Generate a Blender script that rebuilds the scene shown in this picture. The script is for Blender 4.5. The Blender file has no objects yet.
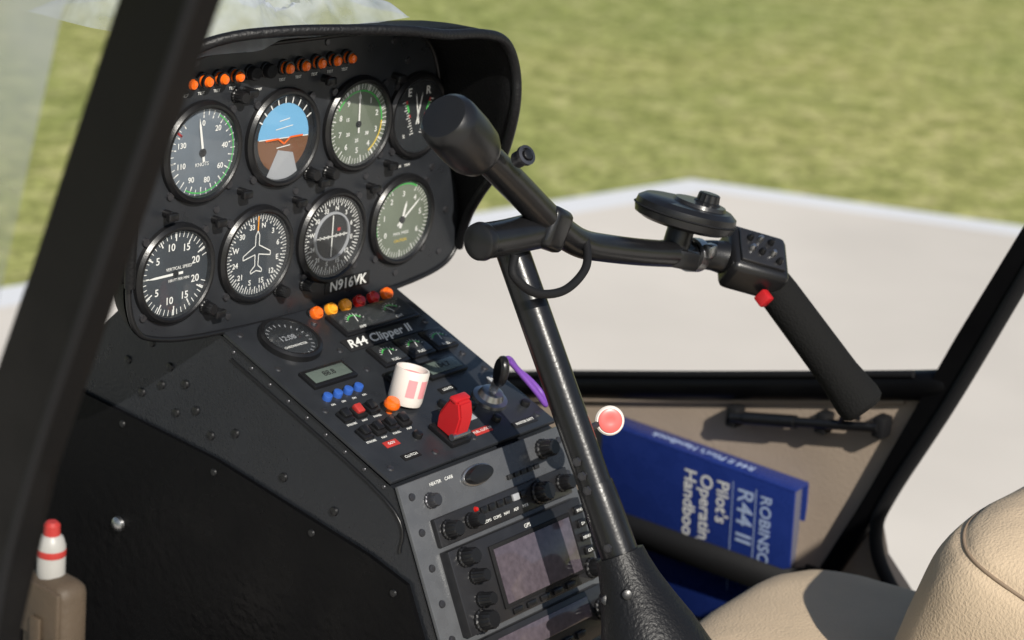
import bpy, bmesh, math, random
from mathutils import Vector, Matrix, Euler, noise
random.seed(4)
sc=bpy.context.scene
COL=sc.collection
# ---------------------------------------------------------------- materials
def mat(name,col,rough=.5,metal=0.,spec=.5,var=0.,vs=20.,bump=0.,bs=200.,coat=0.,trans=0.,rv=0.):
    m=bpy.data.materials.new(name); m.use_nodes=True
    nt=m.node_tree; N=nt.nodes; L=nt.links; b=N["Principled BSDF"]
    b.inputs["Base Color"].default_value=(*col,1); b.inputs["Roughness"].default_value=rough
    b.inputs["Metallic"].default_value=metal; b.inputs["Specular IOR Level"].default_value=spec
    b.inputs["Coat Weight"].default_value=coat; b.inputs["Transmission Weight"].default_value=trans
    tc=N.new("ShaderNodeTexCoord")
    if var or rv:
        n=N.new("ShaderNodeTexNoise"); n.inputs["Scale"].default_value=vs; n.inputs["Detail"].default_value=3
        L.new(tc.outputs["Object"],n.inputs["Vector"])
        if var:
            mx=N.new("ShaderNodeMix"); mx.data_type='RGBA'
            mx.inputs[6].default_value=(*[c*(1-var) for c in col],1); mx.inputs[7].default_value=(*[min(1,c*(1+var)) for c in col],1)
            L.new(n.outputs["Fac"],mx.inputs[0]); L.new(mx.outputs[2],b.inputs["Base Color"])
        if rv:
            mr=N.new("ShaderNodeMapRange"); mr.inputs["To Min"].default_value=max(0,rough-rv); mr.inputs["To Max"].default_value=rough+rv
            mr.inputs["From Min"].default_value=.3; mr.inputs["From Max"].default_value=.7
            L.new(n.outputs["Fac"],mr.inputs["Value"]); L.new(mr.outputs[0],b.inputs["Roughness"])
    if bump:
        n2=N.new("ShaderNodeTexNoise"); n2.inputs["Scale"].default_value=bs; n2.inputs["Detail"].default_value=2
        L.new(tc.outputs["Object"],n2.inputs["Vector"])
        bp=N.new("ShaderNodeBump"); bp.inputs["Strength"].default_value=bump; bp.inputs["Distance"].default_value=.001
        L.new(n2.outputs["Fac"],bp.inputs["Height"]); L.new(bp.outputs[0],b.inputs["Normal"])
    return m
def glassmat(name,tint=(1,1,1),haze=0.,hazecol=(.8,.85,.85),rough=.02,f0=.04,f1=.6,hs=5.,h0=.4,h1=1.3):
    m=bpy.data.materials.new(name); m.use_nodes=True
    nt=m.node_tree; N=nt.nodes; L=nt.links
    for n in list(N): N.remove(n)
    o=N.new("ShaderNodeOutputMaterial"); t=N.new("ShaderNodeBsdfTransparent"); t.inputs[0].default_value=(*tint,1)
    g=N.new("ShaderNodeBsdfGlossy"); g.inputs["Roughness"].default_value=rough
    lw=N.new("ShaderNodeLayerWeight"); lw.inputs[0].default_value=.5
    pw=N.new("ShaderNodeMath"); pw.operation='POWER'; pw.inputs[1].default_value=4; L.new(lw.outputs["Facing"],pw.inputs[0])
    ma=N.new("ShaderNodeMath"); ma.operation='MULTIPLY_ADD'; ma.inputs[1].default_value=f1; ma.inputs[2].default_value=f0; L.new(pw.outputs[0],ma.inputs[0])
    mx=N.new("ShaderNodeMixShader"); L.new(ma.outputs[0],mx.inputs[0]); L.new(t.outputs[0],mx.inputs[1]); L.new(g.outputs[0],mx.inputs[2])
    last=mx
    if haze:
        d=N.new("ShaderNodeBsdfDiffuse"); d.inputs[0].default_value=(*hazecol,1)
        tr=N.new("ShaderNodeBsdfTranslucent"); tr.inputs[0].default_value=(*hazecol,1)
        a=N.new("ShaderNodeMixShader"); a.inputs[0].default_value=.5; L.new(d.outputs[0],a.inputs[1]); L.new(tr.outputs[0],a.inputs[2])
        n=N.new("ShaderNodeTexNoise"); n.inputs["Scale"].default_value=hs; n.inputs["Detail"].default_value=3
        tc=N.new("ShaderNodeTexCoord"); L.new(tc.outputs["Object"],n.inputs["Vector"])
        mr=N.new("ShaderNodeMapRange"); mr.inputs["From Min"].default_value=.35; mr.inputs["From Max"].default_value=.65
        mr.inputs["To Min"].default_value=haze*h0; mr.inputs["To Max"].default_value=haze*h1
        L.new(n.outputs["Fac"],mr.inputs["Value"])
        m2=N.new("ShaderNodeMixShader"); L.new(mr.outputs[0],m2.inputs[0]); L.new(mx.outputs[0],m2.inputs[1]); L.new(a.outputs[0],m2.inputs[2]); last=m2
    L.new(last.outputs[0],o.inputs[0]); return m
M={}
M['panel']=mat("panel_paint",(.021,.023,.027),.34,var=.3,vs=40,bump=.15,bs=900,rv=.08)
M['black']=mat("black_plastic",(.009,.009,.010),.32,var=.2,vs=60,bump=.1,bs=700)
M['matte']=mat("matte_black",(.006,.006,.007),.7,bump=.4,bs=500,spec=.3)
M['leather']=mat("black_leather",(.006,.006,.007),.45,bump=.7,bs=350,var=.3,spec=.35)
M['hood']=mat("hood_vinyl",(.0035,.0035,.004),.6,bump=.7,bs=500,var=.3,spec=.15)
M['side']=mat("console_side_paint",(.017,.019,.023),.27,var=.5,vs=12,bump=.35,bs=300,rv=.12,spec=.4)
M['kick']=mat("kick_panel_dark",(.0035,.0035,.004),.35,var=.4,vs=9,bump=.5,bs=90,rv=.15,spec=.12)  # darker tone for the lower console side
M['tube']=mat("tube_paint",(.009,.009,.010),.27,bump=.12,bs=300,var=.3,vs=50)
M['foam']=mat("foam_rubber",(.008,.008,.008),.9,bump=1.,bs=450,spec=.2)
M['frame']=mat("frame_paint",(.003,.003,.0035),.4,bump=.1,bs=200,rv=.1,spec=.15)
M['dial']=mat("dial_grey",(.125,.148,.175),.5,var=.2,vs=30)  # this and the next two greys lightened to include glass reflections
M['dialm']=mat("dial_dark_grey",(.036,.042,.050),.5,var=.2,vs=30)
M['dialg']=mat("dial_green_grey",(.135,.160,.115),.5,var=.2,vs=30)
M['dialk']=mat("dial_black",(.013,.013,.014),.5)
M['white']=mat("white_paint",(.75,.75,.72),.5)
M['dim']=mat("dim_print",(.30,.31,.33),.5)
M['cream']=mat("cream_plastic",(.72,.67,.62),.4,var=.1)
M['bottle']=mat("bottle_plastic",(.38,.37,.35),.4,var=.15)
M['green']=mat("green_paint",(.06,.45,.08),.5)
M['yellow']=mat("yellow_paint",(.7,.5,.04),.5)
M['red']=mat("red_plastic",(.46,.016,.02),.3,var=.15)
M['redp']=mat("red_paint",(.40,.03,.025),.5)
M['pink']=mat("pink_plastic",(.75,.30,.32),.4)
M['rose']=mat("rose_plastic",(.62,.11,.10),.35)
M['skyb']=mat("horizon_blue",(.16,.40,.64),.5)
M['brown']=mat("horizon_brown",(.16,.07,.03),.5)
M['grey']=mat("grey_paint",(.33,.34,.36),.45)
M['orange']=mat("orange_lens",(.85,.14,.01),.12,coat=.6)
M['amber']=mat("amber_lens",(.95,.36,.02),.12,coat=.6)
M['redl']=mat("red_lens",(.45,.012,.008),.12,coat=.6)
M['steel']=mat("steel",(.5,.5,.51),.34,metal=1.,bump=.1,bs=300)
M['screw']=mat("screw_dark",(.10,.10,.11),.35,metal=.8)
M['rack']=mat("rack_grey",(.085,.088,.094),.27,metal=.1,var=.15,vs=70,rv=.08,bump=.1,bs=500)
M['bezel']=mat("radio_bezel",(.018,.018,.020),.28,var=.3,vs=80,bump=.1,bs=600)
M['screen']=mat("screen_glass",(.080,.066,.080),.10,coat=.4,var=.5,vs=160)
M['lcd']=mat("lcd",(.10,.125,.11),.2,var=.15)
M['blue']=mat("blue_knob",(.03,.10,.40),.35)
M['book']=mat("book_cover",(.013,.030,.17),.28,var=.2,vs=30,bump=.15,bs=120,rv=.08)
M['bookt']=mat("book_text",(.42,.52,.74),.5)
M['pages']=mat("book_pages",(.10,.10,.14),.8)
M['tan']=mat("tan_fabric_wall",(.38,.30,.23),.85,var=.22,vs=9,bump=.5,bs=300)
M['seat']=mat("seat_fabric",(.54,.42,.29),.85,var=.14,vs=14,bump=.9,bs=420)
M['seam']=mat("seam_thread",(.26,.19,.13),.8)
M['pouch']=mat("tan_leather",(.075,.053,.034),.6,var=.35,vs=20,bump=.5,bs=200)
M['purple']=mat("purple_strap",(.17,.06,.36),.45)
M['floor']=mat("floor_carpet",(.007,.007,.008),.95,bump=1,bs=300,spec=.1)
M['glass']=glassmat("gauge_glass",haze=.035,hazecol=(.65,.78,.9),rough=.04,f0=.05,f1=.7,hs=12)  # bluish diffuse haze stands in for reflected sky and concrete
M['wind']=glassmat("windshield_glass",tint=(.9,.92,.92),haze=.40,hazecol=(.70,.73,.73),rough=.2,f0=.03,f1=.2,hs=3.2,h0=.35,h1=1.6)
M['film']=glassmat("plastic_film",haze=.5,hazecol=(.80,.86,.92),rough=.12,f0=.08,f1=.6,hs=22)
# ---------------------------------------------------------------- mesh helpers
def empty(name,parent=None,loc=(0,0,0),rot=(0,0,0),s=1.):
    e=bpy.data.objects.new(name,None); COL.objects.link(e); e.empty_display_size=.02
    e.location=loc; e.rotation_euler=rot; e.scale=(s,s,s)
    if parent: e.parent=parent
    return e
def fin(name,bm,m,parent=None,loc=(0,0,0),rot=(0,0,0),ang=35):
    me=bpy.data.meshes.new(name); bmesh.ops.recalc_face_normals(bm,faces=bm.faces); bm.to_mesh(me); bm.free()
    me.materials.append(M[m] if isinstance(m,str) else m)
    if ang:
        me.shade_smooth(); me.set_sharp_from_angle(angle=math.radians(ang))
    o=bpy.data.objects.new(name,me); COL.objects.link(o); o.location=loc
    if isinstance(rot,Matrix): o.rotation_euler=rot.to_euler()
    else: o.rotation_euler=rot
    if parent: o.parent=parent
    return o
def box(name,c,s,m,parent=None,bev=.001,rot=(0,0,0),seg=2):
    bm=bmesh.new(); bmesh.ops.create_cube(bm,size=1)
    bmesh.ops.scale(bm,vec=s,verts=bm.verts)
    if bev: bmesh.ops.bevel(bm,geom=bm.edges[:],offset=min(bev,min(s)*.45),segments=seg,affect='EDGES',profile=.5)
    return fin(name,bm,m,parent,c,rot)
def lathe(name,c,prof,m,parent=None,rot=(0,0,0),n=32,sx=1.,ribs=0,rd=0.):
    bm=bmesh.new(); rings=[]
    for (r,z) in prof:
        if r<1e-6: rings.append([bm.verts.new((0,0,z))])
        else:
            ring=[]
            for i in range(n):
                a=2*math.pi*i/n; rr=r*(1-(rd if ribs and (i%2) else 0))
                ring.append(bm.verts.new((rr*math.cos(a)*sx,rr*math.sin(a),z)))
            rings.append(ring)
    for A,B in zip(rings,rings[1:]):
        for i in range(n):
            j=(i+1)%n
            if len(A)==1 and len(B)==1: continue
            if len(A)==1: bm.faces.new((A[0],B[i],B[j]))
            elif len(B)==1: bm.faces.new((A[i],A[j],B[0]))
            else: bm.faces.new((A[i],A[j],B[j],B[i]))
    return fin(name,bm,m,parent,c,rot)
def cyl(name,c,r,h,m,parent=None,rot=(0,0,0),bev=.0012,n=28,sx=1.,**k):
    b=min(bev,r*.4,h*.4)
    return lathe(name,c,[(0,0),(r,0),(r,h-b),(r-b*.3,h-b*.3),(r-b,h),(0,h)],m,parent,rot,n,sx,**k)
def knob(name,c,r,h,m='black',parent=None,rot=(0,0,0)):
    return lathe(name,c,[(0,0),(r*1.15,0),(r*1.15,h*.18),(r,h*.25),(r*.93,h*.9),(r*.8,h),(0,h)],m,parent,rot,32,1,ribs=1,rd=.08)
def align(d,up=None):
    return Vector(d).to_track_quat('Z','Y').to_matrix()
def smooth(pts,n=8):
    P=[Vector(p) for p in pts]; out=[]
    for i in range(len(P)-1):
        a=P[max(i-1,0)];b=P[i];c=P[i+1];d=P[min(i+2,len(P)-1)]
        for k in range(n):
            t=k/n
            out.append(.5*((2*b)+(c-a)*t+(2*a-5*b+4*c-d)*t*t+(3*b-a-3*c+d)*t**3))
    out.append(P[-1]); return out
def tube(name,pts,r,m,parent=None,n=8,res=6,cyc=False):
    rr=r if isinstance(r,(list,tuple)) else [r]*len(pts)
    P=smooth([(p[0],p[1],p[2]) for p in pts],n); R=smooth([(x,0,0) for x in rr],n)
    cu=bpy.data.curves.new(name,'CURVE'); cu.dimensions='3D'; s=cu.splines.new('POLY'); s.points.add(len(P)-1)
    for i,p in enumerate(P): s.points[i].co=(*p,1); s.points[i].radius=R[i][0]
    cu.bevel_depth=1.; cu.bevel_resolution=res; cu.use_fill_caps=True; s.use_cyclic_u=cyc; s.use_smooth=True
    cu.materials.append(M[m]); o=bpy.data.objects.new(name,cu); COL.objects.link(o)
    if parent: o.parent=parent
    return o
def text(name,s,c,size,m='white',parent=None,rot=(0,0,0),shear=0,bold=0.,align='CENTER',spacing=1.):
    cu=bpy.data.curves.new(name,'FONT'); cu.body=s; cu.size=size; cu.align_x=align; cu.align_y='CENTER'
    cu.extrude=.0001; cu.shear=shear; cu.offset=bold; cu.space_character=spacing; cu.resolution_u=3
    cu.materials.append(M[m]); o=bpy.data.objects.new(name,cu); COL.objects.link(o); o.location=c; o.rotation_euler=rot
    if parent: o.parent=parent
    return o
def quads(name,ql,m,parent,h=0.,th=.0002):
    bm=bmesh.new()
    for q in ql: 
        vs=[bm.verts.new((x,y,h)) for x,y in q]; bm.faces.new(vs)
    o=fin(name,bm,m,parent,ang=0); return o
def tickq(R0,R1,w,a0,a1,n):
    out=[]
    for i in range(n):
        a=math.radians(a0+(a1-a0)*i/(n-1 if abs(a1-a0)<359 else n)); c,s=math.cos(a),math.sin(a)
        out.append([(R0*c-w*s/2,R0*s+w*c/2),(R0*c+w*s/2,R0*s-w*c/2),(R1*c+w*s/2,R1*s-w*c/2),(R1*c-w*s/2,R1*s+w*c/2)])
    return out
def arcq(R0,R1,a0,a1,n=14):
    out=[]
    for i in range(n):
        a=math.radians(a0+(a1-a0)*i/n); b=math.radians(a0+(a1-a0)*(i+1)/n)
        out.append([(R0*math.cos(a),R0*math.sin(a)),(R1*math.cos(a),R1*math.sin(a)),(R1*math.cos(b),R1*math.sin(b)),(R0*math.cos(b),R0*math.sin(b))])
    return out
def lineq(pts,w):
    out=[]
    for (x0,y0),(x1,y1) in zip(pts,pts[1:]):
        d=Vector((x1-x0,y1-y0)); 
        if d.length==0: continue
        nn=Vector((-d.y,d.x)).normalized()*w/2
        out.append([(x0+nn.x,y0+nn.y),(x0-nn.x,y0-nn.y),(x1-nn.x,y1-nn.y),(x1+nn.x,y1+nn.y)])
    return out
def needle(name,ang,L,w,m,parent,h,tail=.008):
    a=math.radians(ang); c,s=math.cos(a),math.sin(a)
    def T(x,y): return (x*c-y*s,x*s+y*c)
    return quads(name,[[T(-tail,w*.6),T(-tail,-w*.6),T(L*.75,-w/2),T(L,0)],[T(-tail,w*.6),T(L,0),T(L*.75,w/2),T(0,w/2)]],m,parent,h)
# ---------------------------------------------------------------- instrument panel
R90=math.radians(90)
PAN=empty("instrument_panel",rot=(R90,0,0))   # local x right, y up, z toward the pilots
plate=[(-.071,-.088),(-.072,-.113),(-.064,-.138),(-.047,-.151),(.009,-.161),(.12,-.165),(.238,-.165),(.300,-.159),(.325,-.150),(.336,-.134),(.338,-.095),(.310,-.042),(.293,.017),(.281,.050),(.262,.070),(.225,.080),(.143,.082),(.038,.083),(-.005,.080),(-.040,.066),(-.062,.025),(-.072,-.03)]
PS=[(p.x,p.y) for p in smooth([(a,b,0) for a,b in plate]+[(plate[0][0],plate[0][1],0)],4)[:-1]]
def slab(name,poly,z0,z1,m,parent,bev=0.):
    bm=bmesh.new(); v=[bm.verts.new((x,y,z1)) for x,y in poly]; f=bm.faces.new(v)
    r=bmesh.ops.extrude_face_region(bm,geom=[f]); bmesh.ops.translate(bm,vec=(0,0,z0-z1),verts=[e for e in r['geom'] if isinstance(e,bmesh.types.BMVert)])
    if bev: bmesh.ops.bevel(bm,geom=[e for e in bm.edges if all(abs(q.co.z-z1)<1e-6 for q in e.verts)],offset=bev,segments=2,affect='EDGES')
    return fin(name,bm,m,parent)
slab("face_plate",PS,-.004,0,'panel',PAN,.0012)
# pod shell behind the face
bm=bmesh.new(); rings=[]
cx,cy=.24,-.05
for z,s in ((-.0041,1.004),(-.03,.97),(-.06,.88),(-.085,.74),(-.10,.5)):
    rings.append([bm.verts.new((cx+(x-cx)*s,cy+(y-cy)*s,z)) for x,y in PS])
for A,B in zip(rings,rings[1:]):
    for i in range(len(A)): bm.faces.new((A[i],A[(i+1)%len(A)],B[(i+1)%len(A)],B[i]))
bm.faces.new(rings[-1])
fin("pod_shell",bm,'hood',PAN)
tube("plate_trim",[(x,y,.0005) for x,y in PS[::3]],.0024,'black',PAN,3,4,True)
# hood: (plate x,y) -> (lip x,y,z)
hood=[((-.073,-.10),(-.076,-.10,.006)),((-.074,-.05),(-.078,-.045,.010)),((-.064,.026),(-.073,.035,.015)),((-.040,.067),(-.058,.080,.024)),((-.003,.082),(-.028,.103,.042)),((.04,.085),(.022,.110,.064)),((.09,.084),(.080,.110,.085)),((.143,.084),(.130,.107,.098)),((.19,.085),(.175,.100,.1)),((.225,.083),(.222,.096,.1)),((.264,.072),(.255,.086,.1)),((.285,.050),(.274,.058,.1)),((.296,.017),(.278,.020,.1)),((.312,-.04),(.292,-.033,.078)),((.334,-.085),(.306,-.070,.048)),((.341,-.115),(.326,-.105,.018)),((.338,-.138),(.337,-.14,.002))]
A=smooth([(a[0],a[1],0) for a,b in hood],5); B=smooth([b for a,b in hood],5)
bm=bmesh.new(); rows=[]
for k in range(6):
    t=k/5.; rows.append([bm.verts.new(a.lerp(b,t)+Vector((0,.004*math.sin(math.pi*t),-.004*(1-t)))) for a,b in zip(A,B)])
for r0,r1 in zip(rows,rows[1:]):
    for i in range(len(A)-1): bm.faces.new((r0[i],r0[i+1],r1[i+1],r1[i]))
ho=fin("glare_hood",bm,'hood',PAN,ang=60); md=ho.modifiers.new("thick",'SOLIDIFY'); md.thickness=.006; md.offset=0
tube("hood_lip",[tuple(b) for b in B[::2]],.0045,'leather',PAN,3,5)
for i,(x,y) in enumerate([(-.045,.045),(.14,.077),(.245,.05),(.27,-.04),(.315,-.10),(.31,-.14),(.2,-.05),(.02,-.052),(.112,-.05),(.29,-.055),(-.055,-.13),(.04,-.15),(.225,.07),(-.01,.075),(.25,-.15)]):
    lathe("plate_screw_%d"%i,(x,y,0),[(0,0),(.0034,0),(.003,.0012),(0,.0016)],'screw',PAN,n=12)
def gauge(name,x,y,r,face='dial',sq=True):
    g=empty(name,PAN,(x,y,0))
    lathe("bezel",(0,0,0),[(r+.006,0),(r+.0055,.0035),(r+.003,.006),(r+.001,.0062),(r-.0005,.005),(r-.0015,.0015)],'black',g,n=56)
    cyl("dial",(0,0,.0004),r,.001,face,g,n=48,bev=.0001)
    lathe("cover_glass",(0,0,.0046),[(0,0.0006),(r*.6,.0004),(r,0)],'glass',g,n=48)
    if sq:
        d=(r+.0035)*.74
        for i,(a,b) in enumerate(((1,1),(1,-1),(-1,1),(-1,-1))):
            lathe("bezel_screw_%d"%i,(a*d*1.06,b*d*1.06,0),[(0,0),(.0038,0),(.0034,.0022),(.0012,.0024),(0,.0018)],'screw',g,n=10)
    return g
def nums(g,L,R,a0,a1,size,m='white'):
    for i,s in enumerate(L):
        a=math.radians(a0+(a1-a0)*i/(len(L)-1)) if len(L)>1 else math.radians(a0)
        text("numeral_"+str(i),s,(R*math.cos(a),R*math.sin(a),.0019),size,m,g,bold=.00010)
r=.0375; H=.0017
g=gauge("airspeed_gauge",0,0,r)
quads("ticks",tickq(.031,.036,.0007,90,-230,33)+tickq(.029,.036,.0011,90,-230,17),'white',g,H)
quads("green_arc",arcq(.0335,.0345,60,-120),'green',g,H+.0002); quads("red_mark",tickq(.028,.0365,.0013,-215,-216,2),'redp',g,H+.0002)
nums(g,["0","20","40","60","80","90","110","130"],.0245,90,-200,.0066); text("legend","KNOTS",(0,-.010,.0019),.0045,'white',g)
needle("needle",100,.030,.0022,'white',g,.0026); cyl("hub",(0,0,.0018),.0035,.0014,'black',g)
g=gauge("attitude_gauge",.092,0,r,'dialk')
quads("sky_half",[[(.030*math.cos(t0),.030*math.sin(t0)),(.030*math.cos(t1),.030*math.sin(t1)),(0,.0)] for t0,t1 in [(math.radians(-2+i*12.),math.radians(10+i*12.)) for i in range(15)]],'skyb',g,H)
quads("ground_half",[[(.030*math.cos(t0),.030*math.sin(t0)),(.030*math.cos(t1),.030*math.sin(t1)),(0,.0)] for t0,t1 in [(math.radians(178+i*12),math.radians(190+i*12)) for i in range(15)]],'brown',g,H)
quads("lower_mask",[[(-.02,-.036),(.02,-.036),(.012,-.014),(-.006,-.010)]],'grey',g,H+.0004)
quads("pitch_lines",lineq([(-.010,.008),(.010,.010)],.0008)+lineq([(-.006,.015),(.006,.0165)],.0008)+lineq([(-.029,.001),(.029,-.001)],.0009)+lineq([(-.008,-.008),(.008,-.007)],.0008),'white',g,H+.0006)
quads("bank_marks",tickq(.030,.036,.0012,30,150,9),'white',g,H+.0006)
quads("aircraft_bar",lineq([(-.022,0),(-.007,0),(0,-.005),(.007,0),(.022,0)],.0016),'orange',g,.003)
g=gauge("manifold_gauge",.184,0,r,'dialg')
quads("ticks",tickq(.031,.0365,.0006,-130,220,56)+tickq(.029,.0365,.0011,-130,220,15),'white',g,H)
quads("green_arc",arcq(.029,.0305,0,150),'green',g,H+.0002);quads("yellow_arc",arcq(.029,.0305,-60,0),'yellow',g,H+.0002)
nums(g,["0","1","2","3","4","5","6","7","8","9"],.024,90,-234,.0072); nums(g,["30","25","20","15"],.015,-40,-200,.0045,'white')
needle("needle",92,.031,.0018,'white',g,.0026); cyl("hub",(0,0,.0018),.003,.0014,'black',g)
g=gauge("dual_tachometer",.262,-.002,.0345,'dialk')
text("letter_e","E",(-.0125,.022,.0019),.0105,'white',g,bold=.0002); text("letter_r","R",(.0125,.022,.0019),.0105,'white',g,bold=.0002)
for sgn in (-1,1):
    pts=[(sgn*(.004+.012*(k/12.)**1.0),-.016+.030*k/12.) for k in range(13)]
    quads("scale_%d"%(sgn+1),[q for k,p in enumerate(pts) for q in lineq([p,(p[0]+sgn*(.005 if k%3==0 else .003),p[1]-.001)],.0008)],'white',g,H)
    quads("scale_green_%d"%(sgn+1),lineq([pts[8],pts[11]],.0022),'green',g,H+.0002)
    quads("scale_red_%d"%(sgn+1),lineq([pts[11],(pts[12][0],pts[12][1]+.001)],.0024)+lineq([pts[6],pts[7]],.002),'redp',g,H+.0002)
    needle("needle_%d"%(sgn+1),90-sgn*12,.022,.0014,'white',g,.0025)
    text("percent_%d"%(sgn+1),"%",(sgn*.017,-.018,.0019),.005,'white',g)
g=gauge("vertical_speed_gauge",-.024,-.099,r,'dialm')
quads("ticks",tickq(.031,.036,.0007,20,340,41)+tickq(.028,.036,.0012,30,330,11),'white',g,H)
nums(g,["20","15","10","5"],.0235,20,145,.0088); nums(g,["5","10","15","20"],.0235,-145,-20,.0088)
text("legend","VERTICAL SPEED",(.004,.0045,.0019),.0038,'white',g); text("legend_b","100 FT PER MIN",(.004,-.0055,.0019),.0034,'white',g)
needle("needle",180,.031,.002,'white',g,.0026); cyl("hub",(0,0,.0018),.003,.0014,'black',g)
g=gauge("heading_gauge",.068,-.099,r,'dialm')
quads("ticks",tickq(.031,.0355,.0007,0,360,72)+tickq(.029,.0355,.0011,0,360,36),'white',g,H)
nums(g,["N","3","6","E","12","15","S","21","24","W","30","33"],.0255,75,75-330,.0066)
pl=[(0,.021),(.0022,.017),(.0022,.008),(.016,.0005),(.016,-.003),(.0022,0),(.0018,-.010),(.0065,-.014),(.0065,-.0165),(0,-.0145)]
quads("aircraft_outline",lineq(pl,.0009)+lineq([(-a,b) for a,b in pl],.0009),'white',g,.0022)
quads("lubber_line",lineq([(0,.021),(0,.034)],.0012),'amber',g,.0023)
g=gauge("course_gauge",.160,-.099,r,'dialk')
quads("ticks",tickq(.031,.0355,.0007,0,360,72)+tickq(.0285,.0355,.0011,0,360,36),'white',g,H)
lathe("inner_ring",(0,0,.0014),[(.0225,0),(.0222,.0016),(.0205,.0016),(.0203,0)],'grey',g,n=40)
nums(g,["33","N","3","6","E","12","15","S","21","24","W","30"],.0255,110,110-330,.0058)
quads("course_lines",lineq([(-.019,0),(.019,0)],.0011)+lineq([(0,-.019),(0,.019)],.0013)+[q for k in range(-3,4) if k for q in lineq([(k*.005,-.0015),(k*.005,.0015)],.0016)],'white',g,.0022)
quads("flag",[[(.006,.004),(.010,.004),(.010,.007),(.006,.007)]],'redp',g,.0024)
g=gauge("altimeter_gauge",.252,-.099,r,'dialg')
quads("ticks",tickq(.031,.0365,.0006,-240,60,51)+tickq(.029,.0365,.0011,-240,60,11),'white',g,H)
quads("green_arc",arcq(.0335,.035,60,200),'green',g,H+.0002)
nums(g,["0","1","2","3","4","5","6"],.0245,210,-30,.0072); text("legend","MAN. PRESS",(0,-.013,.0019),.004,'white',g); text("legend_b","CAUTION",(0,-.020,.0019),.0038,'yellow',g)
needle("needle",38,.030,.002,'white',g,.0026); needle("needle_short",75,.018,.003,'white',g,.0023); cyl("hub",(0,0,.0018),.0035,.0014,'black',g)
for i,(x,y) in enumerate([(-.024+.036,-.099-.036),(.068+.03,-.099-.038),(.160-.030,-.099-.039),(.092+.034,-.036),(.184-.034,-.039),(.0+.036,.033+.01)]):
    knob("setting_knob_%d"%i,(x,y,0),.0055,.012,'black',PAN)
for i,(x,y) in enumerate([(.046,-.040),(.138,-.044),(.226,-.042),(-.036,-.046),(.018,-.060),(.112,-.058),(.205,-.060),(.228,.038),(.046,.046),(.138,.046),(.022,-.14)]):
    p=empty("post_light_%d"%i,PAN,(x,y,0)); cyl("post",(0,0,0),.0035,.009,'black',p); box("shade",(0,-.001,.009),(.011,.007,.005),'black',p,.0015)
# warning lamps top row
lx=[-.020,-.003,.014,.031,.050,.068,.088,.107,.126,.145,.163]
for i,x in enumerate(lx):
    on=i not in (4,5)
    p=empty("warning_lamp_%d"%i,PAN,(x,.060+.002*i/10,0))
    cyl("lamp_collar",(0,0,0),.0068,.003,'black',p)
    if on:
        cyl("lamp_body",(0,0,.003),.0052,.005,'orange',p,bev=.002); lathe("lamp_ring",(0,0,.0065),[(.0056,-.001),(.0060,0),(.0060,.002),(.0046,.0021)],'black',p,n=20); lathe("lamp_cap",(0,0,.008),[(.0046,0),(.0035,.0028),(0,.0036)],'orange',p,n=20)
        text("lamp_label","TEST",(0,-.011,.0003),.0035,'white',p)
    else: cyl("lamp_body",(0,0,.003),.006,.006,'matte',p)
text("registration_placard","N916VK",(.186,-.1475,.0014),.0135,'white',PAN,bold=.0002)
box("placard_base",(.186,-.1475,.0004),(.058,.0125,.0008),'dialk',PAN,.0002)
text("panel_note","RESET   FUEL LOW",(.05,.045,.0004),.0035,'white',PAN)
text("panel_note_b","CARB AIR    TRIM",(.245,-.048,.0004),.0035,'white',PAN)
# ---------------------------------------------------------------- console
CON=empty("center_console")
xl,xr=.037,.245
T=empty("upper_deck",CON,(0,0,-.165),(math.radians(18.86),0,0))   # x, -s, h
F=empty("radio_rack",CON,(0,-.205,-.235),(math.radians(62.7),0,0))
bm=bmesh.new()
prof=[(.12,-.168),(.0,-.168),(-.2035,-.2385),(-.205-.5*.458+.002,-.235-.5*.889-.002),(-.43,-.9),(.50,-.9),(.42,-.46),(.30,-.34)]
a=[bm.verts.new((xl,y,z)) for y,z in prof]; b=[bm.verts.new((xr,y,z)) for y,z in prof]
bm.faces.new(a); bm.faces.new(b)
for i in range(len(a)): bm.faces.new((a[i],a[(i+1)%len(a)],b[(i+1)%len(a)],b[i]))
fin("console_body",bm,'side',CON,ang=20)
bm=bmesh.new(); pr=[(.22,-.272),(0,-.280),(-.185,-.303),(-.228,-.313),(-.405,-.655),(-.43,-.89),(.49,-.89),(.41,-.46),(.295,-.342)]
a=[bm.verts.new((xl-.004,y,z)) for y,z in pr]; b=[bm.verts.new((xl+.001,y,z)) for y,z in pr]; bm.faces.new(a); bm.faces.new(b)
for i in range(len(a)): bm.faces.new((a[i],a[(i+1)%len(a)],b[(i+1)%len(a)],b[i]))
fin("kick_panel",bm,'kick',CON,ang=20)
for i,(y,z) in enumerate([(.12,-.286),(.0,-.292),(-.12,-.306),(-.215,-.325),(-.255,-.41),(-.31,-.515),(-.355,-.60)]):
    lathe("kick_screw_%d"%i,(xl-.004,y,z),[(0,0),(.0036,0),(.0030,.0015),(0,.002)],'black',CON,rot=(0,-R90,0),n=12)
box("deck_plate",((xl+xr)/2,-.107,.0015),(xr-xl+.006,.212,.004),'panel',T,.001)
tube("side_seam",[(xl-.0005,-.01,-.185),(xl-.0005,-.195,-.250),(xl-.0005,-.215,-.29)],.0012,'black',CON)
for i in range(9): lathe("deck_rivet_%d"%i,(xl-.0001,-.012-.0225*i,-.178-.0077*i),[(0,0),(.002,0),(.0016,.0008),(0,.001)],'screw',CON,rot=(0,-R90,0),n=10)
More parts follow.
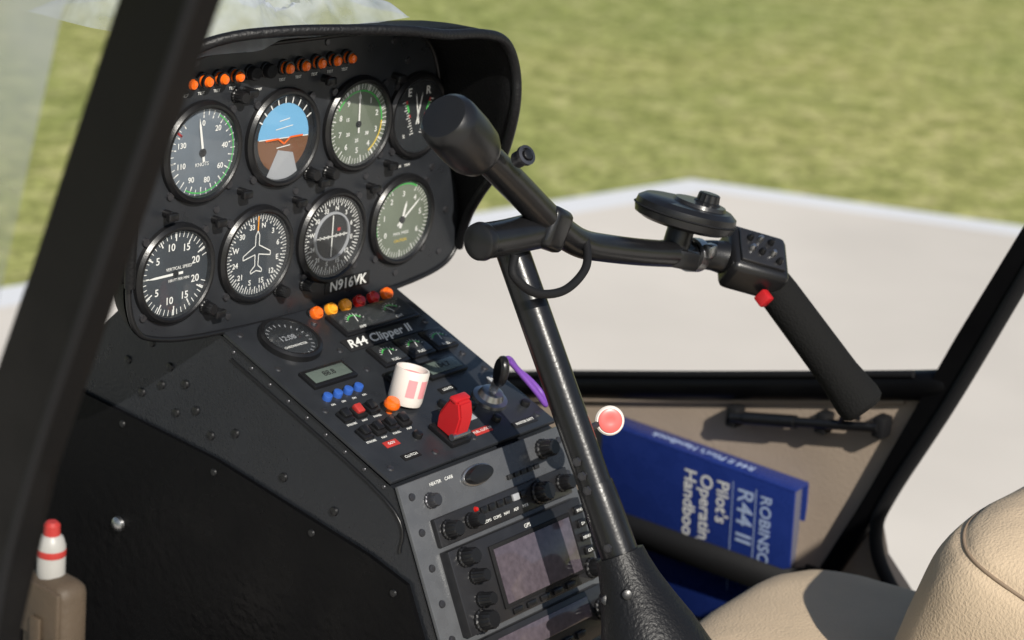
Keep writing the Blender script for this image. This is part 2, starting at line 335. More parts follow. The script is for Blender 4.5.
for i,(y,z) in enumerate([(.09,-.20),(.065,-.215),(.075,-.235),(.045,-.225),(.10,-.25),(.03,-.245),(.055,-.255),(.12,-.225),(.01,-.262),(-.02,-.25),(-.08,-.27),(-.14,-.28)]):
    lathe("side_screw_%d"%i,(xl,y,z),[(0,0),(.0042,0),(.0036,.0018),(.001,.0022),(0,.0016)],'black',CON,rot=(0,-R90,0),n=14)
lathe("side_stud",(xl-.004,.12,-.385),[(0,0),(.0075,0),(.007,.003),(.005,.005),(0,.006)],'steel',CON,rot=(0,-R90,0),n=20)
D=.0035
def tx(x,s,h=0): return (x,-s,D+h)
for i in range(6):
    x=.134+.0182*i; m=['orange','amber','amber','redl','redl','orange'][i]
    p=empty("annunciator_lamp_%d"%i,T,tx(x,.0090,-.001),(math.radians(35),0,0),.90)
    cyl("collar",(0,0,0),.0075,.004,'black',p); cyl("lens",(0,0,.004),.0066,.006,m,p,bev=.002); lathe("lens_cap",(0,0,.010),[(.005,0),(.0035,.0025),(0,.003)],m,p,n=20)
g=empty("clock_gauge",T,tx(.083,.033))
lathe("bezel",(0,0,0),[(.029,0),(.0285,.005),(.026,.0065),(.024,.006),(.0235,.0015)],'black',g,n=44)
cyl("dial",(0,0,.0004),.024,.001,'dialk',g,bev=.0001); lathe("cover_glass",(0,0,.0052),[(0,.0004),(.024,0)],'glass',g,n=40)
quads("ticks",tickq(.019,.0225,.0008,0,360,24),'grey',g,.0016); text("clock_digits","12:08",(0,.003,.0018),.0085,'dim',g); text("clock_label","CHRONOMETER",(0,-.008,.0018),.0036,'white',g)
text("nameplate_text","R44 Clipper II",(.172,-.0575,D+.0011),.0142,'white',T,shear=.35,bold=.00025)
box("nameplate",(.176,-.0575,D+.0003),(.094,.016,.0012),'dialk',T,.0003)
def cluster(name,x0,x1,s0,s1,n=2):
    g=empty(name,T,tx((x0+x1)/2,(s0+s1)/2)); w,h=x1-x0,s1-s0
    box("housing",(0,0,.001),(w,h,.004),'black',g,.0015); box("face",(0,0,.0032),(w-.006,h-.006,.0008),'dialk',g,.0002)
    for k in range(n):
        c=-w/2+w*(k+.5)/n; rr=min(h*.33,w/n*.38)
        q=[[(c+a_,b_-rr*.35) for a_,b_ in Q] for Q in arcq(rr*.85,rr,30,150,8)]
        quads("arc_%d"%k,q,'green',g,.0038)
        quads("ticks_%d"%k,[[(c+a_,b_-rr*.35) for a_,b_ in Q] for Q in tickq(rr*1.0,rr*1.22,.0006,20,160,9)],'white',g,.0038)
        aa=math.radians(70+50*k); quads("needle_%d"%k,lineq([(c,-rr*.35),(c+rr*math.cos(aa),-rr*.35+rr*math.sin(aa))],.0009),'white',g,.0041)
        text("label_%d"%k,["OIL","FUEL","AMP","CHT"][(k+n)%4],(c,-h*.34,.0038),.0045,'white',g)
    quads("glass_cover",[[(-w/2+.003,-h/2+.003),(w/2-.003,-h/2+.003),(w/2-.003,h/2-.003),(-w/2+.003,h/2-.003)]],'glass',g,.0050)
cluster("fuel_gauge_cluster",.140,.236,.017,.048,2)
cluster("oil_gauge_cluster",.143,.175,.068,.096,1); cluster("temp_gauge_cluster",.177,.209,.068,.096,1); cluster("cylinder_gauge_cluster",.211,.240,.068,.096,1)
def lcd(name,x,s,w,h,t,m='lcd'):
    g=empty(name,T,tx(x,s)); box("housing",(0,0,.001),(w+.008,h+.008,.005),'black',g,.001); box("display",(0,0,.0036),(w,h,.0006),m,g,.0001)
    text("digits",t,(0,0,.0041),h*.6,'dialk',g)
lcd("air_temp_display",.082,.084,.044,.014,"88.8"); lcd("transponder_display",.150,.112,.030,.012,"1200"); lcd("hour_display",.196,.115,.040,.014,"104.7")
for i in range(4):
    cyl("blue_button_%d"%i,tx(.058+.0125*i,.108),.0042,.005,'blue',T); text("button_label_%d"%i,"ON",tx(.058+.0125*i,.1165,.0003),.003,'white',T)
for i in range(8):
    x=.055+.0155*(i%4); s=.134+.020*(i//4)
    if (i==3): continue
    p=empty("toggle_switch_%d"%i,T,tx(x,s+.0+(.0 if i<4 else .004))); box("switch_base",(0,0,.0015),(.012,.013,.004),['black','matte'][i%2],p,.001)
    box("rocker",(0,.001,.0045),(.008,.009,.005),'redp' if i==1 else 'black',p,.001,rot=(math.radians(14),0,0))
    text("switch_label",["STROBE","NAV","PANEL","MAP"][i%4],(0,-.009,.0002),.0032,'white',p)
lathe("orange_knob",tx(.100,.143),[(0,0),(.003,0),(.003,.006),(.0070,.007),(.0073,.010),(.0056,.013),(0,.0138)],'orange',T,n=24)
# cup
cp=empty("vent_cup",T,tx(.124,.138),(math.radians(-12),math.radians(14),math.radians(12)),.86)
lathe("cup_wall",(0,0,0),[(.0,.0),(.0165,0),(.0175,.004),(.0175,.034),(.0168,.036),(.0150,.036),(.0143,.033),(.0143,.004),(0,.003)],'cream',cp,n=36)
bm=bmesh.new()
for a0 in (200,245,300):
    for i in range(6):
        t0=math.radians(a0+i*5); t1=math.radians(a0+i*5+5); R_=.01775
        v=[bm.verts.new((R_*math.cos(t),R_*math.sin(t),z)) for t,z in ((t0,.010),(t1,.010),(t1,.028),(t0,.028))]; bm.faces.new(v)
fin("cup_lettering",bm,'pink',cp)
lathe("cup_liner",(0,0,.004),[(.0141,0),(.0141,.026),(.0130,.026),(.0130,0)],'pink',cp,n=32)
# red switch guard
p=empty("guarded_switch",T,tx(.130,.188))
box("guard_base",(0,0,.002),(.024,.030,.005),'black',p,.001)
bm=bmesh.new(); pr=[(-.012,.004),(.010,.004),(.013,.016),(.008,.036),(-.003,.038),(-.010,.026)]
a=[bm.verts.new((-.0085,y,z)) for y,z in pr]; b=[bm.verts.new((.0085,y,z)) for y,z in pr]; bm.faces.new(a); bm.faces.new(b)
for i in range(6): bm.faces.new((a[i],a[(i+1)%6],b[(i+1)%6],b[i]))
bmesh.ops.recalc_face_normals(bm,faces=bm.faces)
bmesh.ops.bevel(bm,geom=bm.edges[:],offset=.0018,segments=2,affect='EDGES'); fin("red_guard",bm,'red',p)
box("guard_tip",(0,.004,.037),(.019,.008,.004),'red',p,.0015); cyl("guard_hinge",(-.011,-.010,.008),.003,.022,'steel',p,rot=(0,R90,0))
# ignition lock and key
p=empty("ignition_switch",T,tx(.207,.166))
lathe("lock_ring",(0,0,0),[(0.0,.0),(.0165,0),(.016,.003),(.012,.004),(.010,.009),(.008,.010),(0,.0103)],'steel',p,n=36)
box("key_blade",(0,0,.015),(.0022,.008,.012),'steel',p,.0004)
KR=Euler((0,math.radians(84),math.radians(-32)))
lathe("key_head",(0,0,.031),[(0,-.004),(.009,-.0038),(.0108,-.002),(.0112,0),(.0108,.002),(.009,.0038),(0,.004)],'black',p,rot=KR,n=28,sx=1.35)
tube("key_cord",[(.004,.004,.040),(.016,.006,.036),(.032,.004,.022),(.046,-.004,.012),(.053,-.016,.004),(.047,-.028,.001),(.037,-.020,.012),(.024,-.004,.026),(.010,.003,.038)],.0024,'purple',p)
for i,(x,s,w,mm) in enumerate([(.165,.196,.022,'redp'),(.165,.178,.018,'grey'),(.215,.203,.030,'white'),(.075,.195,.02,'matte'),(.178,.14,.02,'matte'),(.235,.145,.012,'grey'),(.07,.176,.016,'redp')]):
    box("placard_%d"%i,tx(x,s,.0004),(w,.007,.0008),'dialk' if mm=='white' else mm,T,.0002); text("placard_text_%d"%i,["FUEL CUTOFF","ALT","MASTER BATT","CLUTCH","LIGHTS","AVION","GOV"][i],tx(x,s,.0011),.0038,'white',T)
for i,(x,s) in enumerate([(.045,.01),(.045,.06),(.045,.12),(.045,.2),(.236,.2),(.24,.13),(.236,.105),(.12,.06),(.125,.02),(.125,.09),(.236,.055),(.10,.2),(.15,.2)]):
    lathe("deck_screw_%d"%i,tx(x,s),[(0,0),(.0032,0),(.0026,.0012),(0,.0016)],'screw',T,n=12)
for i,(x,s) in enumerate([(.19,.19),(.18,.168),(.235,.185),(.10,.178),(.155,.155)]): cyl("breaker_%d"%i,tx(x,s),.0042,.005,'black',T)
# radio rack
cxr=(xl+xr)/2
box("rack_face",(cxr,-.25,.0015),(xr-xl+.004,.50,.004),'rack',F,.001)
def fx(x,s,h=0): return (x,-s,.0035+h)
def unit(name,s0,s1,m='bezel',h=.008,x0=.060,x1=.234):
    g=empty(name,F); box("faceplate",fx((x0+x1)/2,(s0+s1)/2,h/2-.001),(x1-x0,s1-s0-.002,h),m,g,.0012); return g
for i in range(16):
    for x in (.047,.239): lathe("rack_screw_%d_%d"%(i,int(x>.1)),fx(x,.012+.03*i),[(0,0),(.0034,0),(.003,.0016),(0,.002)],'screw',F,n=12)
g=empty("compass_light_unit",F)
lathe("oval_knob",fx(.127,.014),[(0,0),(.0075,0),(.0075,.004),(.0065,.007),(0,.008)],'black',g,sx=2.3); lathe("oval_ring",fx(.127,.014),[(.009,0),(.0087,.002),(.0077,.0025)],'steel',g,sx=2.2)
knob("knob_a",fx(.215,.014),.008,.016,'black',g); knob("knob_b",fx(.066,.020),.006,.010,'screw',g)
for i in range(5): box("annun_%d"%i,fx(.165+.009*i,.026,.001),(.006,.004,.003),'dialk',g,.0005)
text("rack_note","HEATER    CARB",fx(.085,.008,0),.004,'white',g)
g=unit("audio_panel",.034,.060,'bezel',.006)
for i,(x,q) in enumerate([(.072,.0075),(.100,.006),(.19,.009),(.222,.007)]): knob("audio_knob_%d"%i,fx(x,.047,.005),q,.014,'black',g)
for i in range(6): box("audio_button_%d"%i,fx(.118+.0105*i,.043,.006),(.008,.006,.003),['black','grey'][i==4],g,.0008)
for i in range(5): text("audio_label_%d"%i,["COM1","COM2","NAV","ADF","MKR"][i],fx(.12+.0125*i,.053,.0053),.0036,'white',g)
lathe("audio_red",fx(.110,.040,.005),[(0,0),(.0024,0),(.0016,.002),(0,.0024)],'redl',g)
g=unit("gps_unit",.062,.136,'bezel',.011)
box("screen_frame",fx(.160,.099,.011),(.108,.054,.002),'matte',g,.0006); box("screen",fx(.160,.099,.0125),(.101,.047,.0012),'screen',g,.0003)
for i,sx_ in enumerate((.072,.090,.110,.126)): knob("left_knob_%d"%i,fx(.082,sx_,.010) if i%3 else fx(.076,sx_,.010),[.0075,.006,.006,.0085][i],.015,'black',g)
for i in range(4): box("right_key_%d"%i,fx(.226,.073+.012*i,.0115),(.011,.007,.004),'black',g,.001); text("right_key_label_%d"%i,["RNG","D>","MENU","CLR"][i],fx(.226,.0735+.012*i,.0137),.0036,'white',g)
knob("right_knob",fx(.224,.125,.010),.008,.016,'black',g)
for i in range(5): box("bottom_key_%d"%i,fx(.12+.018*i,.1305,.0112),(.012,.005,.003),'black',g,.0008)
text("unit_logo","GPS",fx(.16,.0685,.0103),.005,'white',g)
g=unit("comm_radio",.140,.184,'bezel',.009)
box("comm_screen",fx(.150,.155,.0087),(.12,.018,.0012),'screen',g,.0003)
for i in range(6): box("comm_key_%d"%i,fx(.10+.018*i,.174,.009),(.012,.006,.003),'black',g,.0008)
knob("comm_knob_a",fx(.073,.162,.008),.009,.016,'black',g); knob("comm_knob_b",fx(.224,.162,.008),.0085,.016,'black',g)
g=unit("transponder",.188,.226,'bezel',.009); box("xpdr_screen",fx(.15,.203,.0087),(.09,.014,.0012),'screen',g,.0003)
for i in range(8): box("xpdr_key_%d"%i,fx(.10+.0135*i,.218,.009),(.010,.007,.003),'black',g,.0008)
knob("xpdr_knob",fx(.073,.207,.008),.009,.014,'black',g)
# ---------------------------------------------------------------- cyclic stick
CY=empty("cyclic_stick")
m0=Vector((.138,-.218,-.047)); m1=Vector((.14,-.436,-.39))
tube("mast",[m0+Vector((0,.010,.018)),m0.lerp(m1,.5),m1],.0138,'tube',CY,8,8)
tube("mast_sleeve",[m0.lerp(m1,.50),m0.lerp(m1,.60),m0.lerp(m1,1)],[.0150,.0156,.0156],'tube',CY,6,8)
dm=(m1-m0).normalized()
for i,t in enumerate((.44,.47,.50,.62)):
    c=m0.lerp(m1,t)+Vector((-.0145,-.004,0)); lathe("mast_bolt_%d"%i,c,[(0,-.004),(.004,0),(.0038,.002),(0,.003)],'screw',CY,rot=(0,-R90,0),n=6)
tb=.645
lathe("boot",m0.lerp(m1,tb),[(0.014,.0),(.019,.0),(.0205,.010),(.0235,.024),(.029,.042),(.037,.065),(.046,.10),(.052,.2)],'leather',CY,rot=align(dm),n=24,sx=1.15)
for i,a in enumerate((150,200,250)):
    q=align(dm)@Vector((.027*math.cos(math.radians(a)),.025*math.sin(math.radians(a)),.030)); cyl("boot_snap_%d"%i,m0.lerp(m1,tb)+q,.0045,.004,'black',CY,rot=align((-.6,-.6,.4)))
tube("hub",[(.074,-.238,-.026),(.110,-.236,-.029),(.158,-.234,-.031)],[.0145,.0145,.0155],'tube',CY,4,8)
lathe("hub_cap",(.076,-.238,-.026),[(0.0145,-.004),(.0155,0),(.0148,.004),(.012,.0060),(0,.0065)],'black',CY,rot=align((-1,0,.05)),n=30)
box("hub_block",(.158,-.238,-.028),(.028,.032,.036),'tube',CY,.007,rot=(0,math.radians(25),0),seg=3)
tube("cable_loop",[(.098,-.255,-.038),(.090,-.262,-.050),(.110,-.27,-.066),(.145,-.272,-.070),(.180,-.265,-.060),(.198,-.25,-.046),(.194,-.245,-.038)],.0036,'matte',CY)
bar=[(.045,-.24,.060),(.073,-.24,.041),(.111,-.24,.013),(.148,-.24,-.015),(.178,-.24,-.036),(.205,-.24,-.050),(.235,-.24,-.059),(.300,-.24,-.075),(.386,-.24,-.093)]
tube("cross_bar",bar,[.0125,.0125,.0125,.0125,.0125,.0122,.012,.0118,.0118],'tube',CY,8,8)
dd=Vector((-.78,0,.62)).normalized()
lathe("bar_end_cap",(.057,-.24,.049),[(0,-.012),(.0135,-.010),(.019,-.004),(.022,.004),(.0232,.020),(.0230,.042),(.0218,.049),(.018,.0535),(0,.055)],'black',CY,rot=align(dd),n=40)
lathe("bar_bolt",(.088,-.256,.042),[(0,0),(.0065,0),(.0065,.008),(.008,.009),(.008,.012),(.0055,.0125),(.005,.010),(0,.010)],'screw',CY,rot=align((-.1,-.8,.55)),n=20)
cyl("bar_bolt_core",(.088,-.256-.8*.009,.042+.55*.009),.0042,.0045,'black',CY,rot=align((-.1,-.8,.55)))
p=empty("friction_knob",CY,(.188,-.300,-.184),(0,0,0),.80); 
RK=align((-.62,-.72,.30))
lathe("knob_flange",(0,0,0),[(0,-.012),(.004,-.012),(.005,-.002),(.0150,0),(.0155,.003),(.0140,.005),(0,.005)],'cream',p,rot=RK,n=32)
lathe("knob_face",RK@Vector((0,0,.0045)),[(0,0),(.0128,0),(.0125,.002),(.009,.003),(.004,.0022),(0,.002)],'rose',p,rot=RK,n=32)
tube("knob_shaft",[(.004,.004,0),(-.02,.006,-.004),(-.055,.006,-.006)],.0035,'screw',p)
# clamp + grip head + grip
lathe("hose_clamp",(.370,-.24,-.0895),[(.0125,0),(.0155,0),(.0155,.013),(.0125,.013)],'steel',CY,rot=align((.98,0,-.21)),n=30)
box("clamp_screw",(.378,-.256,-.083),(.012,.010,.012),'steel',CY,.002)
gx=Vector((.20,-.69,-.695)).normalized()
gs=Vector((.445,-.288,-.122))
tube("head_neck",[(.381,-.24,-.092),(.401,-.25,-.094),(.430,-.27,-.104),gs],[.0125,.0145,.019,.0165],'black',CY)
HR=(math.radians(34),math.radians(14),math.radians(-38))
HC=Vector((.429,-.270,-.100))
box("grip_head",HC,(.058,.052,.036),'black',CY,.007,rot=HR,seg=3)
hp=empty("button_pod",CY,HC+Euler(HR).to_matrix()@Vector((0,0,.0185)),HR)
box("pod_plate",(0,0,.001),(.044,.036,.004),'bezel',hp,.001)
for i,(x,y) in enumerate([(-.013,.008),(-.003,.009),(.008,.009),(-.012,-.004),(-.002,-.005),(.009,-.004),(.015,-.011)]):
    lathe("pod_button_%d"%i,(x,y,.003),[(0,0),(.0032,0),(.0030,.003),(.0018,.006),(0,.0062)],['black','steel','black','steel','black','steel','black'][i],hp,n=16)
box("red_trigger",(.418,-.294,-.125),(.010,.012,.013),'red',CY,.002,rot=(.6,.2,0))
lathe("foam_grip",gs-gx*.012,[(0,0),(.015,0),(.0176,.004),(.0184,.02),(.0188,.07),(.0192,.11),(.0210,.128),(.0220,.138),(.0210,.146),(.016,.150),(0,.151)],'foam',CY,rot=align(gx),n=40)
pk=empty("puck_control",CY,(.356,-.24,-.050),(math.radians(-2),math.radians(12),math.radians(-30)),1.1)
lathe("puck_body",(0,0,0),[(0,-.009),(.030,-.009),(.036,-.006),(.0375,.000),(.0365,.006),(.032,.0095),(0,.010)],'black',pk,n=48,sx=1.15)
lathe("puck_groove",(0,0,.0005),[(.0372,-.001),(.0385,0),(.0372,.001)],'matte',pk,n=48,sx=1.15)
lathe("puck_top",(.010,0,.0095),[(0,0),(.022,0),(.021,.003),(.0,.0035)],'bezel',pk,n=32)
knob("puck_knob",(.016,0,.012),.0095,.009,'black',pk)
cyl("puck_stem",(0,0,-.030),.011,.024,'black',pk); box("puck_clamp",(.004,0,-.034),(.028,.030,.016),'tube',pk,.003)
# ---------------------------------------------------------------- right side wall, sill, frame
WX=.74
SW=empty("cabin_side_wall")
bm=bmesh.new(); pr=[(.45,-.52),(.214,-.445),(-.323,-.277),(-.275,-.41),(-.270,-.45),(-.285,-.49),(-.33,-.53),(-.9,-.56),(-.9,-.9),(.45,-.9)]
def prism(bm,pr,x0,x1):
    a=[bm.verts.new((x0,y,z)) for y,z in pr]; b=[bm.verts.new((x1,y,z)) for y,z in pr]; bm.faces.new(a); bm.faces.new(b)
    for i in range(len(a)): bm.faces.new((a[i],a[(i+1)%len(a)],b[(i+1)%len(a)],b[i]))
prism(bm,pr,WX+.004,WX+.03); fin("trim_panel",bm,'tan',SW,ang=20)
tube("window_sill_rail",[(.62,.50,-.53),(.70,.36,-.492),(WX,.214,-.445),(WX,-.05,-.362),(WX,-.30,-.283),(WX+.005,-.335,-.268)],[.014,.015,.016,.016,.016,.014],'frame',SW)
tube("sill_gasket",[(.60,.50,-.512),(.685,.36,-.474),(WX-.012,.214,-.428),(WX-.012,-.05,-.346),(WX-.012,-.30,-.268)],.004,'matte',SW)
tube("wall_lower_bead",[(WX-.002,.214,-.462),(WX-.002,-.05,-.380),(WX-.002,-.29,-.304)],.0025,'tan',SW)
FR=empty("door_frame")
bm=bmesh.new(); pr=[(-.52,.25),(-.387,-.092),(-.339,-.216),(-.272,-.405),(-.225,-.52),(-.245,-.525),(-.290,-.420),(-.345,-.275),(-.395,-.135),(-.535,.24)]
prism(bm,pr,WX-.012,WX+.0035); bmesh.ops.bevel(bm,geom=bm.edges[:],offset=.003,segments=2,affect='EDGES'); fin("forward_post",bm,'frame',FR)
tube("door_gasket",[(WX-.01,-.54,.25),(WX-.01,-.40,-.135),(WX-.01,-.345,-.285),(WX-.01,-.296,-.405),(WX-.01,-.286,-.450),(WX-.01,-.302,-.492),(WX-.01,-.345,-.525),(WX-.01,-.45,-.545),(WX-.01,-.9,-.56)],.0075,'matte',FR,8)
TR=empty("control_lock_rod")
q0=Vector((WX-.016,-.094,-.382)); q1=Vector((WX-.016,-.272,-.336))
tube("rod",[q0,q0.lerp(q1,.5),q1],.0055,'black',TR); tube("rod_sleeve",[q0.lerp(q1,.1),q0.lerp(q1,.45)],.0075,'black',TR,4)
for i,t in enumerate((0,.62,1)): 
    c=q0.lerp(q1,t); box("bracket_%d"%i,c+Vector((.008,0,0)),(.020,.014,.024),'matte',TR,.003)
tube("hook",[q0.lerp(q1,.75),q0.lerp(q1,.80)+Vector((-.01,0,.014)),q0.lerp(q1,.9)+Vector((-.01,0,.012))],.003,'black',TR)
# handbook
BK=empty("handbook",loc=(.715,-.192,-.436))
U=Vector((.10,-.02,-.98)).normalized(); V=Vector((0,-.997,.005)); V=(V-U*V.dot(U)).normalized()
BK.rotation_euler=Matrix((U,V,U.cross(V))).transposed().to_euler()
sgn=1 if (U.cross(V)).x<0 else -1
W_,H_=.20,.262
th=.026
box("cover_front",(W_/2,-H_/2,0),(W_,H_,.003),'book',BK,.001); box("cover_back",(W_/2,-H_/2,-th*sgn),(W_,H_,.003),'book',BK,.001)
box("spine",(-.001,-H_/2,-th/2*sgn),(.003,H_,th+.003),'book',BK,.0012); box("page_block",(W_/2,-H_/2,-th/2*sgn),(W_-.006,H_-.012,th-.004),'pages',BK,.001)
hz=.0018*sgn
for n_,s_,v_,z_,m_ in (("publisher","ROBINSON",-.036,.020,'bookt'),("title_a","R44 II",-.063,.029,'bookt'),("title_b","Pilot's",-.093,.0225,'white'),("title_c","Operating",-.115,.0225,'white'),("title_d","Handbook",-.137,.0225,'white')):
    text(n_,s_,(.016,v_,hz),z_,m_,BK,align='LEFT',bold=.0003)
quads("cover_rule",lineq([(.012,-.0485),(.15,-.0485)],.0012)+lineq([(.012,-.079),(.15,-.079)],.001),'bookt',BK,hz)
text("spine_text","R44 II Pilot's Handbook",(-.0027,-H_/2,-th/2*sgn),.0145,'bookt',BK)
bpy.data.objects["spine_text"].rotation_euler=Matrix(((0,0,-1),(-1,0,0),(0,1,0))).to_euler()
ST=empty("retaining_strap")
bm=bmesh.new(); pr=[(.09,-.552,WX),(.075,-.552,.704),(-.0,-.547,.702),(-.195,-.540,.706),(-.215,-.540,WX)]
a=[bm.verts.new((x,y,z+.017)) for y,z,x in pr]; b=[bm.verts.new((x,y,z-.017)) for y,z,x in pr]
for i in range(4): bm.faces.new((a[i],a[i+1],b[i+1],b[i]))
o=fin("strap_band",bm,'matte',ST); o.modifiers.new("t",'SOLIDIFY').thickness=.002
for i,(y,z) in enumerate(((.09,-.552),(-.215,-.540))): box("strap_anchor_%d"%i,(WX-.002,y,z),(.006,.02,.034),'matte',ST,.002)
# ---------------------------------------------------------------- seat
SE=empty("pilot_seat")
def sell(u,v,e1,e2,hx,hy,hz_):
    f=lambda w,e: math.copysign(abs(w)**e,w)
    return Vector((hx*f(math.cos(v),e1)*f(math.cos(u),e2),hy*f(math.cos(v),e1)*f(math.sin(u),e2),hz_*f(math.sin(v),e1)))
def cushion(name,c,hs,e1,e2,rot,seams=()):
    bm=bmesh.new(); nu,nv=96,48; rows=[]
    def wob(p): return 1+.022*noise.noise(p*13+Vector(c))+.008*noise.noise(p*42)
    for j in range(1,nv):
        v=-math.pi/2+math.pi*j/nv; row=[]
        for i in range(nu):
            p=sell(2*math.pi*i/nu,v,e1,e2,*hs); p*=wob(p)
            for sv in seams: p*=1-.02*math.exp(-((v-sv)/.05)**2)
            row.append(bm.verts.new(p))
        rows.append(row)
    for A,B in zip(rows,rows[1:]):
        for i in range(nu): bm.faces.new((A[i],A[(i+1)%nu],B[(i+1)%nu],B[i]))
    bm.faces.new(rows[0]); bm.faces.new(rows[-1])
    o=fin(name,bm,'seat',SE,c,rot,ang=80)
    for k,v in enumerate(seams):
        pts=[]
        for i in range(72):
            p=sell(2*math.pi*i/72,v,e1,e2,*hs); p*=wob(p)*.985; pts.append(p)
        t=tube(name+"_seam_%d"%k,pts,.0016,'seam',SE,1,3,True); t.location=c; t.rotation_euler=rot
    return o
cushion("seat_cushion",(.42,-.435,-.492),(.19,.155,.088),.62,.65,(math.radians(-2),0,math.radians(8)),(.45,))
cushion("backrest_base",(.478,-.612,-.362),(.16,.115,.122),.5,.5,(math.radians(14),0,0),(.6,))
cushion("backrest",(.50,-.90,-.14),(.19,.09,.30),.4,.45,(math.radians(24),0,0),())
box("seat_box",(.44,-.66,-.74),(.42,.50,.32),'tan',SE,.01)
# ---------------------------------------------------------------- near door post & windshield, floor
NP=empty("door_post")
bm=bmesh.new()
L_=[(-.572,.62),(-.435,.243),(-.378,.10),(-.336,.0),(-.30,-.13),(-.25,-.32),(-.20,-.8)]; R_=[(-.30,-.8),(-.328,-.32),(-.347,-.138),(-.376,-.027),(-.429,.11),(-.488,.257),(-.624,.62)]
prism(bm,L_+R_,-.47,-.45); bmesh.ops.bevel(bm,geom=bm.edges[:],offset=.004,segments=2,affect='EDGES'); fin("post_frame",bm,'frame',NP)
tube("post_seal",[(-.470,y,z) for y,z in reversed(R_)],.003,'matte',NP)
WS=empty("windshield")
bm=bmesh.new(); rows=[]
for i in range(25):
    t=i/24*math.pi/2; x=-.46+.60*(1-math.cos(t))*1.0; y0=math.sin(t)*.95
    row=[]
    for j in range(17):
        z=-.55+j/16*1.25; yb=-.33+(-.14)*(z-.0)/.25*.5 ; k=1-(max(0,z)/.9)**2*.5
        row.append(bm.verts.new((x,min(yb,0.2)+.012+y0*k*(.65+.35*(1-abs(z)/.7)),z)))
    rows.append(row)
for A,B in zip(rows,rows[1:]):
    for j in range(16): bm.faces.new((A[j],A[j+1],B[j+1],B[j]))
fin("glass_panel",bm,'wind',WS,ang=80)
FL=empty("cabin_floor")
box("floor_pan",(.14,.05,-.80),(1.2,1.3,.03),'floor',FL,.005)
box("nose_bulkhead",(.14,.62,-.66),(1.1,.04,.30),'floor',FL,.02)
PO=empty("storage_pouch")
box("pouch_body",(-.30,-.195,-.47),(.028,.045,.52),'pouch',PO,.010,seg=3); box("pouch_flap",(-.315,-.198,-.232),(.005,.040,.04),'pouch',PO,.004)
box("pouch_strap",(-.319,-.198,-.26),(.003,.010,.05),'pouch',PO,.001)
BO=empty("spray_bottle",loc=(-.30,-.190,-.218),s=.72)
lathe("bottle_body",(0,0,0),[(0,0),(.0135,0),(.0135,.040),(.011,.048),(.006,.053),(0,.053)],'bottle',BO,n=26)
lathe("bottle_cap",(0,0,.051),[(0,0),(.008,0),(.0078,.010),(.005,.013),(0,.013)],'redp',BO,n=24)
lathe("bottle_band",(0,0,.030),[(.0137,0),(.0139,.001),(.0139,.006),(.0137,.007)],'redp',BO,n=26)
# ---------------------------------------------------------------- plastic sheet on the glare hood
bm=bmesh.new(); rows=[]
for i in range(70):
    row=[]
    for j in range(50):
        x=-.035+.245*i/69; y=-.03+.20*j/49
        ex=min(1,4*i/69,4*(69-i)/69); ey=min(1,5*j/49,4*(49-j)/49); e=(ex*ey)**.6
        q=Vector((x*16,y*14,0))
        xx=x+.012*noise.noise(Vector((y*20,x*9,4))); yy=y+.012*noise.noise(Vector((x*22,y*9,9)))
        z=.088+.010*(x/.2)+e*(.030+.035*noise.noise(q)+.022*abs(noise.noise(Vector((x*38,y*34,3))))+.012*abs(noise.noise(Vector((x*90,y*80,7)))))
        row.append(bm.verts.new((xx,yy,z)))
    rows.append(row)
for A,B in zip(rows,rows[1:]):
    for j in range(49): bm.faces.new((A[j],A[j+1],B[j+1],B[j]))
PL=fin("plastic_sheet",bm,'film',None,ang=30)
# ---------------------------------------------------------------- ground
def groundmat():
    m=bpy.data.materials.new("grass"); m.use_nodes=True; N=m.node_tree.nodes; L=m.node_tree.links; b=N["Principled BSDF"]
    b.inputs["Roughness"].default_value=.9; b.inputs["Specular IOR Level"].default_value=.1
    tc=N.new("ShaderNodeTexCoord")
    def nz(s,d,sc=(1,1,1)):
        mp=N.new("ShaderNodeMapping"); mp.inputs["Scale"].default_value=sc; mp.inputs["Rotation"].default_value=(0,0,.6); L.new(tc.outputs["Object"],mp.inputs["Vector"])
        n=N.new("ShaderNodeTexNoise"); n.inputs["Scale"].default_value=s; n.inputs["Detail"].default_value=d; L.new(mp.outputs[0],n.inputs["Vector"]); return n
    n1=nz(7,9,(1,1.15,1)); n2=nz(.45,4,(1,1.3,1)); n3=nz(38,4)
    r1=N.new("ShaderNodeValToRGB"); e=r1.color_ramp.elements; e[0].position=.30; e[0].color=(.205,.225,.072,1); e[1].position=.70; e[1].color=(.42,.405,.19,1)
    k=r1.color_ramp.elements.new(.5); k.color=(.300,.312,.115,1)
    L.new(n1.outputs["Fac"],r1.inputs[0])
    r2=N.new("ShaderNodeValToRGB"); e=r2.color_ramp.elements; e[0].position=.35; e[0].color=(.80,.87,.74,1); e[1].position=.65; e[1].color=(1.1,1.05,1.0,1); L.new(n2.outputs["Fac"],r2.inputs[0])
    mx=N.new("ShaderNodeMix"); mx.data_type='RGBA'; mx.blend_type='MULTIPLY'; mx.inputs[0].default_value=1; L.new(r1.outputs[0],mx.inputs[6]); L.new(r2.outputs[0],mx.inputs[7])
    r3=N.new("ShaderNodeMapRange"); r3.inputs["From Min"].default_value=.3; r3.inputs["From Max"].default_value=.7; r3.inputs["To Min"].default_value=.5; r3.inputs["To Max"].default_value=1.5; L.new(n3.outputs["Fac"],r3.inputs["Value"])
    m2=N.new("ShaderNodeMix"); m2.data_type='RGBA'; m2.blend_type='MULTIPLY'; m2.inputs[0].default_value=.9; L.new(mx.outputs[2],m2.inputs[6]); L.new(r3.outputs[0],m2.inputs[7])
    L.new(m2.outputs[2],b.inputs["Base Color"]); return m
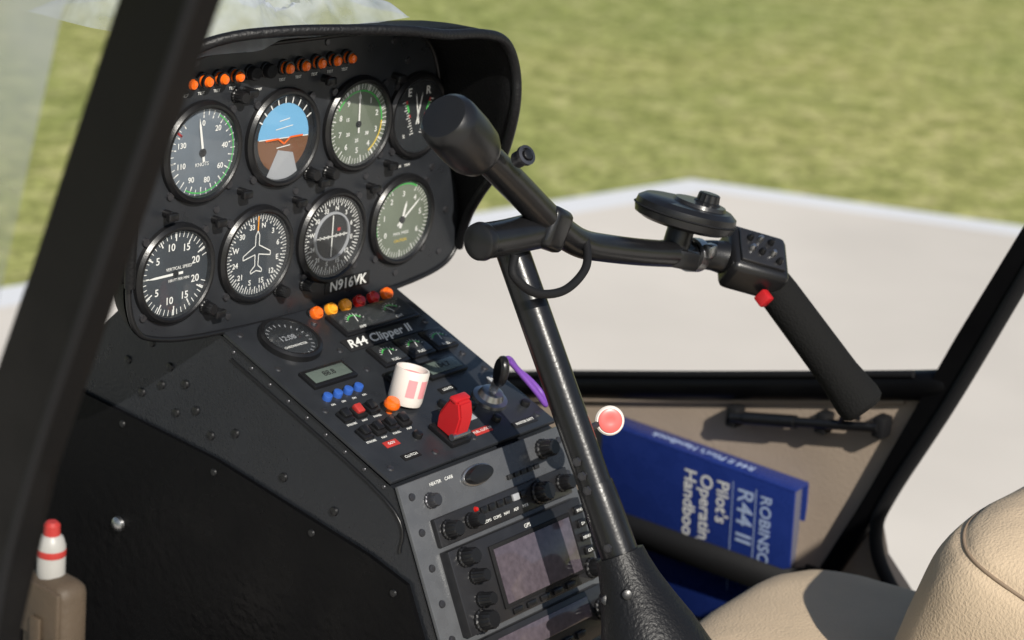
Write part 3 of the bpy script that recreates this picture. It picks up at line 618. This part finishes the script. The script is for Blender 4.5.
def concretemat(name,c,v):
    m=mat(name,c,.85,var=v,vs=1.3,bump=.3,bs=60)
    return m
GZ=-1.3
bm=bmesh.new(); S=400
bm.faces.new([bm.verts.new(p) for p in ((-S,-S,GZ),(S,-S,GZ),(S,S,GZ),(-S,S,GZ))]); fin("grass_field",bm,groundmat(),ang=0)
Ac=Vector((4.386,2.372)); d1=Vector((.471,-.882)); d2=Vector((-.988,.152))
poly=[Ac,Ac+d2*14,Ac+d2*14+d1*20,Ac+d1*20]
def inset(poly,k):
    return [Ac+d1*k+d2*k, Ac+d2*14+d1*k,Ac+d2*14+d1*(20),Ac+d1*20+d2*k]
bm=bmesh.new(); v=[bm.verts.new((p.x,p.y,GZ+.03)) for p in poly]; f=bm.faces.new(v)
r_=bmesh.ops.extrude_face_region(bm,geom=[f]); bmesh.ops.translate(bm,vec=(0,0,-.05),verts=[e for e in r_['geom'] if isinstance(e,bmesh.types.BMVert)])
fin("pad_edging",bm,concretemat("edging_concrete",(.68,.69,.71),.06),ang=20)
bm=bmesh.new(); bm.faces.new([bm.verts.new((p.x,p.y,GZ+.034)) for p in inset(poly,.17)]); fin("concrete_pad",bm,concretemat("pad_concrete",(.62,.575,.515),.2),ang=0)
# ---------------------------------------------------------------- light, world, camera
sd=Vector((-.36,-.70,.60)).normalized()
el=math.asin(sd.z); az=math.atan2(sd.x,sd.y)
w=bpy.data.worlds.new("World"); sc.world=w; w.use_nodes=True; nt=w.node_tree; bg=nt.nodes["Background"]
sk=nt.nodes.new("ShaderNodeTexSky"); sk.sky_type='NISHITA'; sk.sun_disc=False; sk.sun_elevation=el; sk.sun_rotation=az
nt.links.new(sk.outputs[0],bg.inputs[0]); bg.inputs[1].default_value=.085
l=bpy.data.lights.new("sun",'SUN'); l.energy=5; l.angle=math.radians(.5); l.color=(1,.95,.86); lo=bpy.data.objects.new("sun",l); COL.objects.link(lo); lo.rotation_euler=sd.to_track_quat('Z','Y').to_euler()
yaw,pit,rol=.915,.331,.099
ca,sa=math.cos(yaw),math.sin(yaw)
f=Vector((sa*math.cos(pit),ca*math.cos(pit),-math.sin(pit))); r0=Vector((ca,-sa,0)); u0=r0.cross(f)
rr=r0*math.cos(rol)+u0*math.sin(rol); uu=-r0*math.sin(rol)+u0*math.cos(rol)
cam=bpy.data.cameras.new("camera"); co=bpy.data.objects.new("camera",cam); COL.objects.link(co)
co.matrix_world=Matrix.Translation((-1.144,-1.214,.449))@Matrix((rr,uu,-f)).transposed().to_4x4()
cam.sensor_width=36; cam.lens=2100/1024*36; cam.clip_start=.05; cam.clip_end=2000
cam.dof.use_dof=True; cam.dof.focus_distance=1.70; cam.dof.aperture_fstop=6.3
sc.camera=co
sc.view_settings.view_transform='Standard'; sc.view_settings.look='None'; sc.view_settings.exposure=0
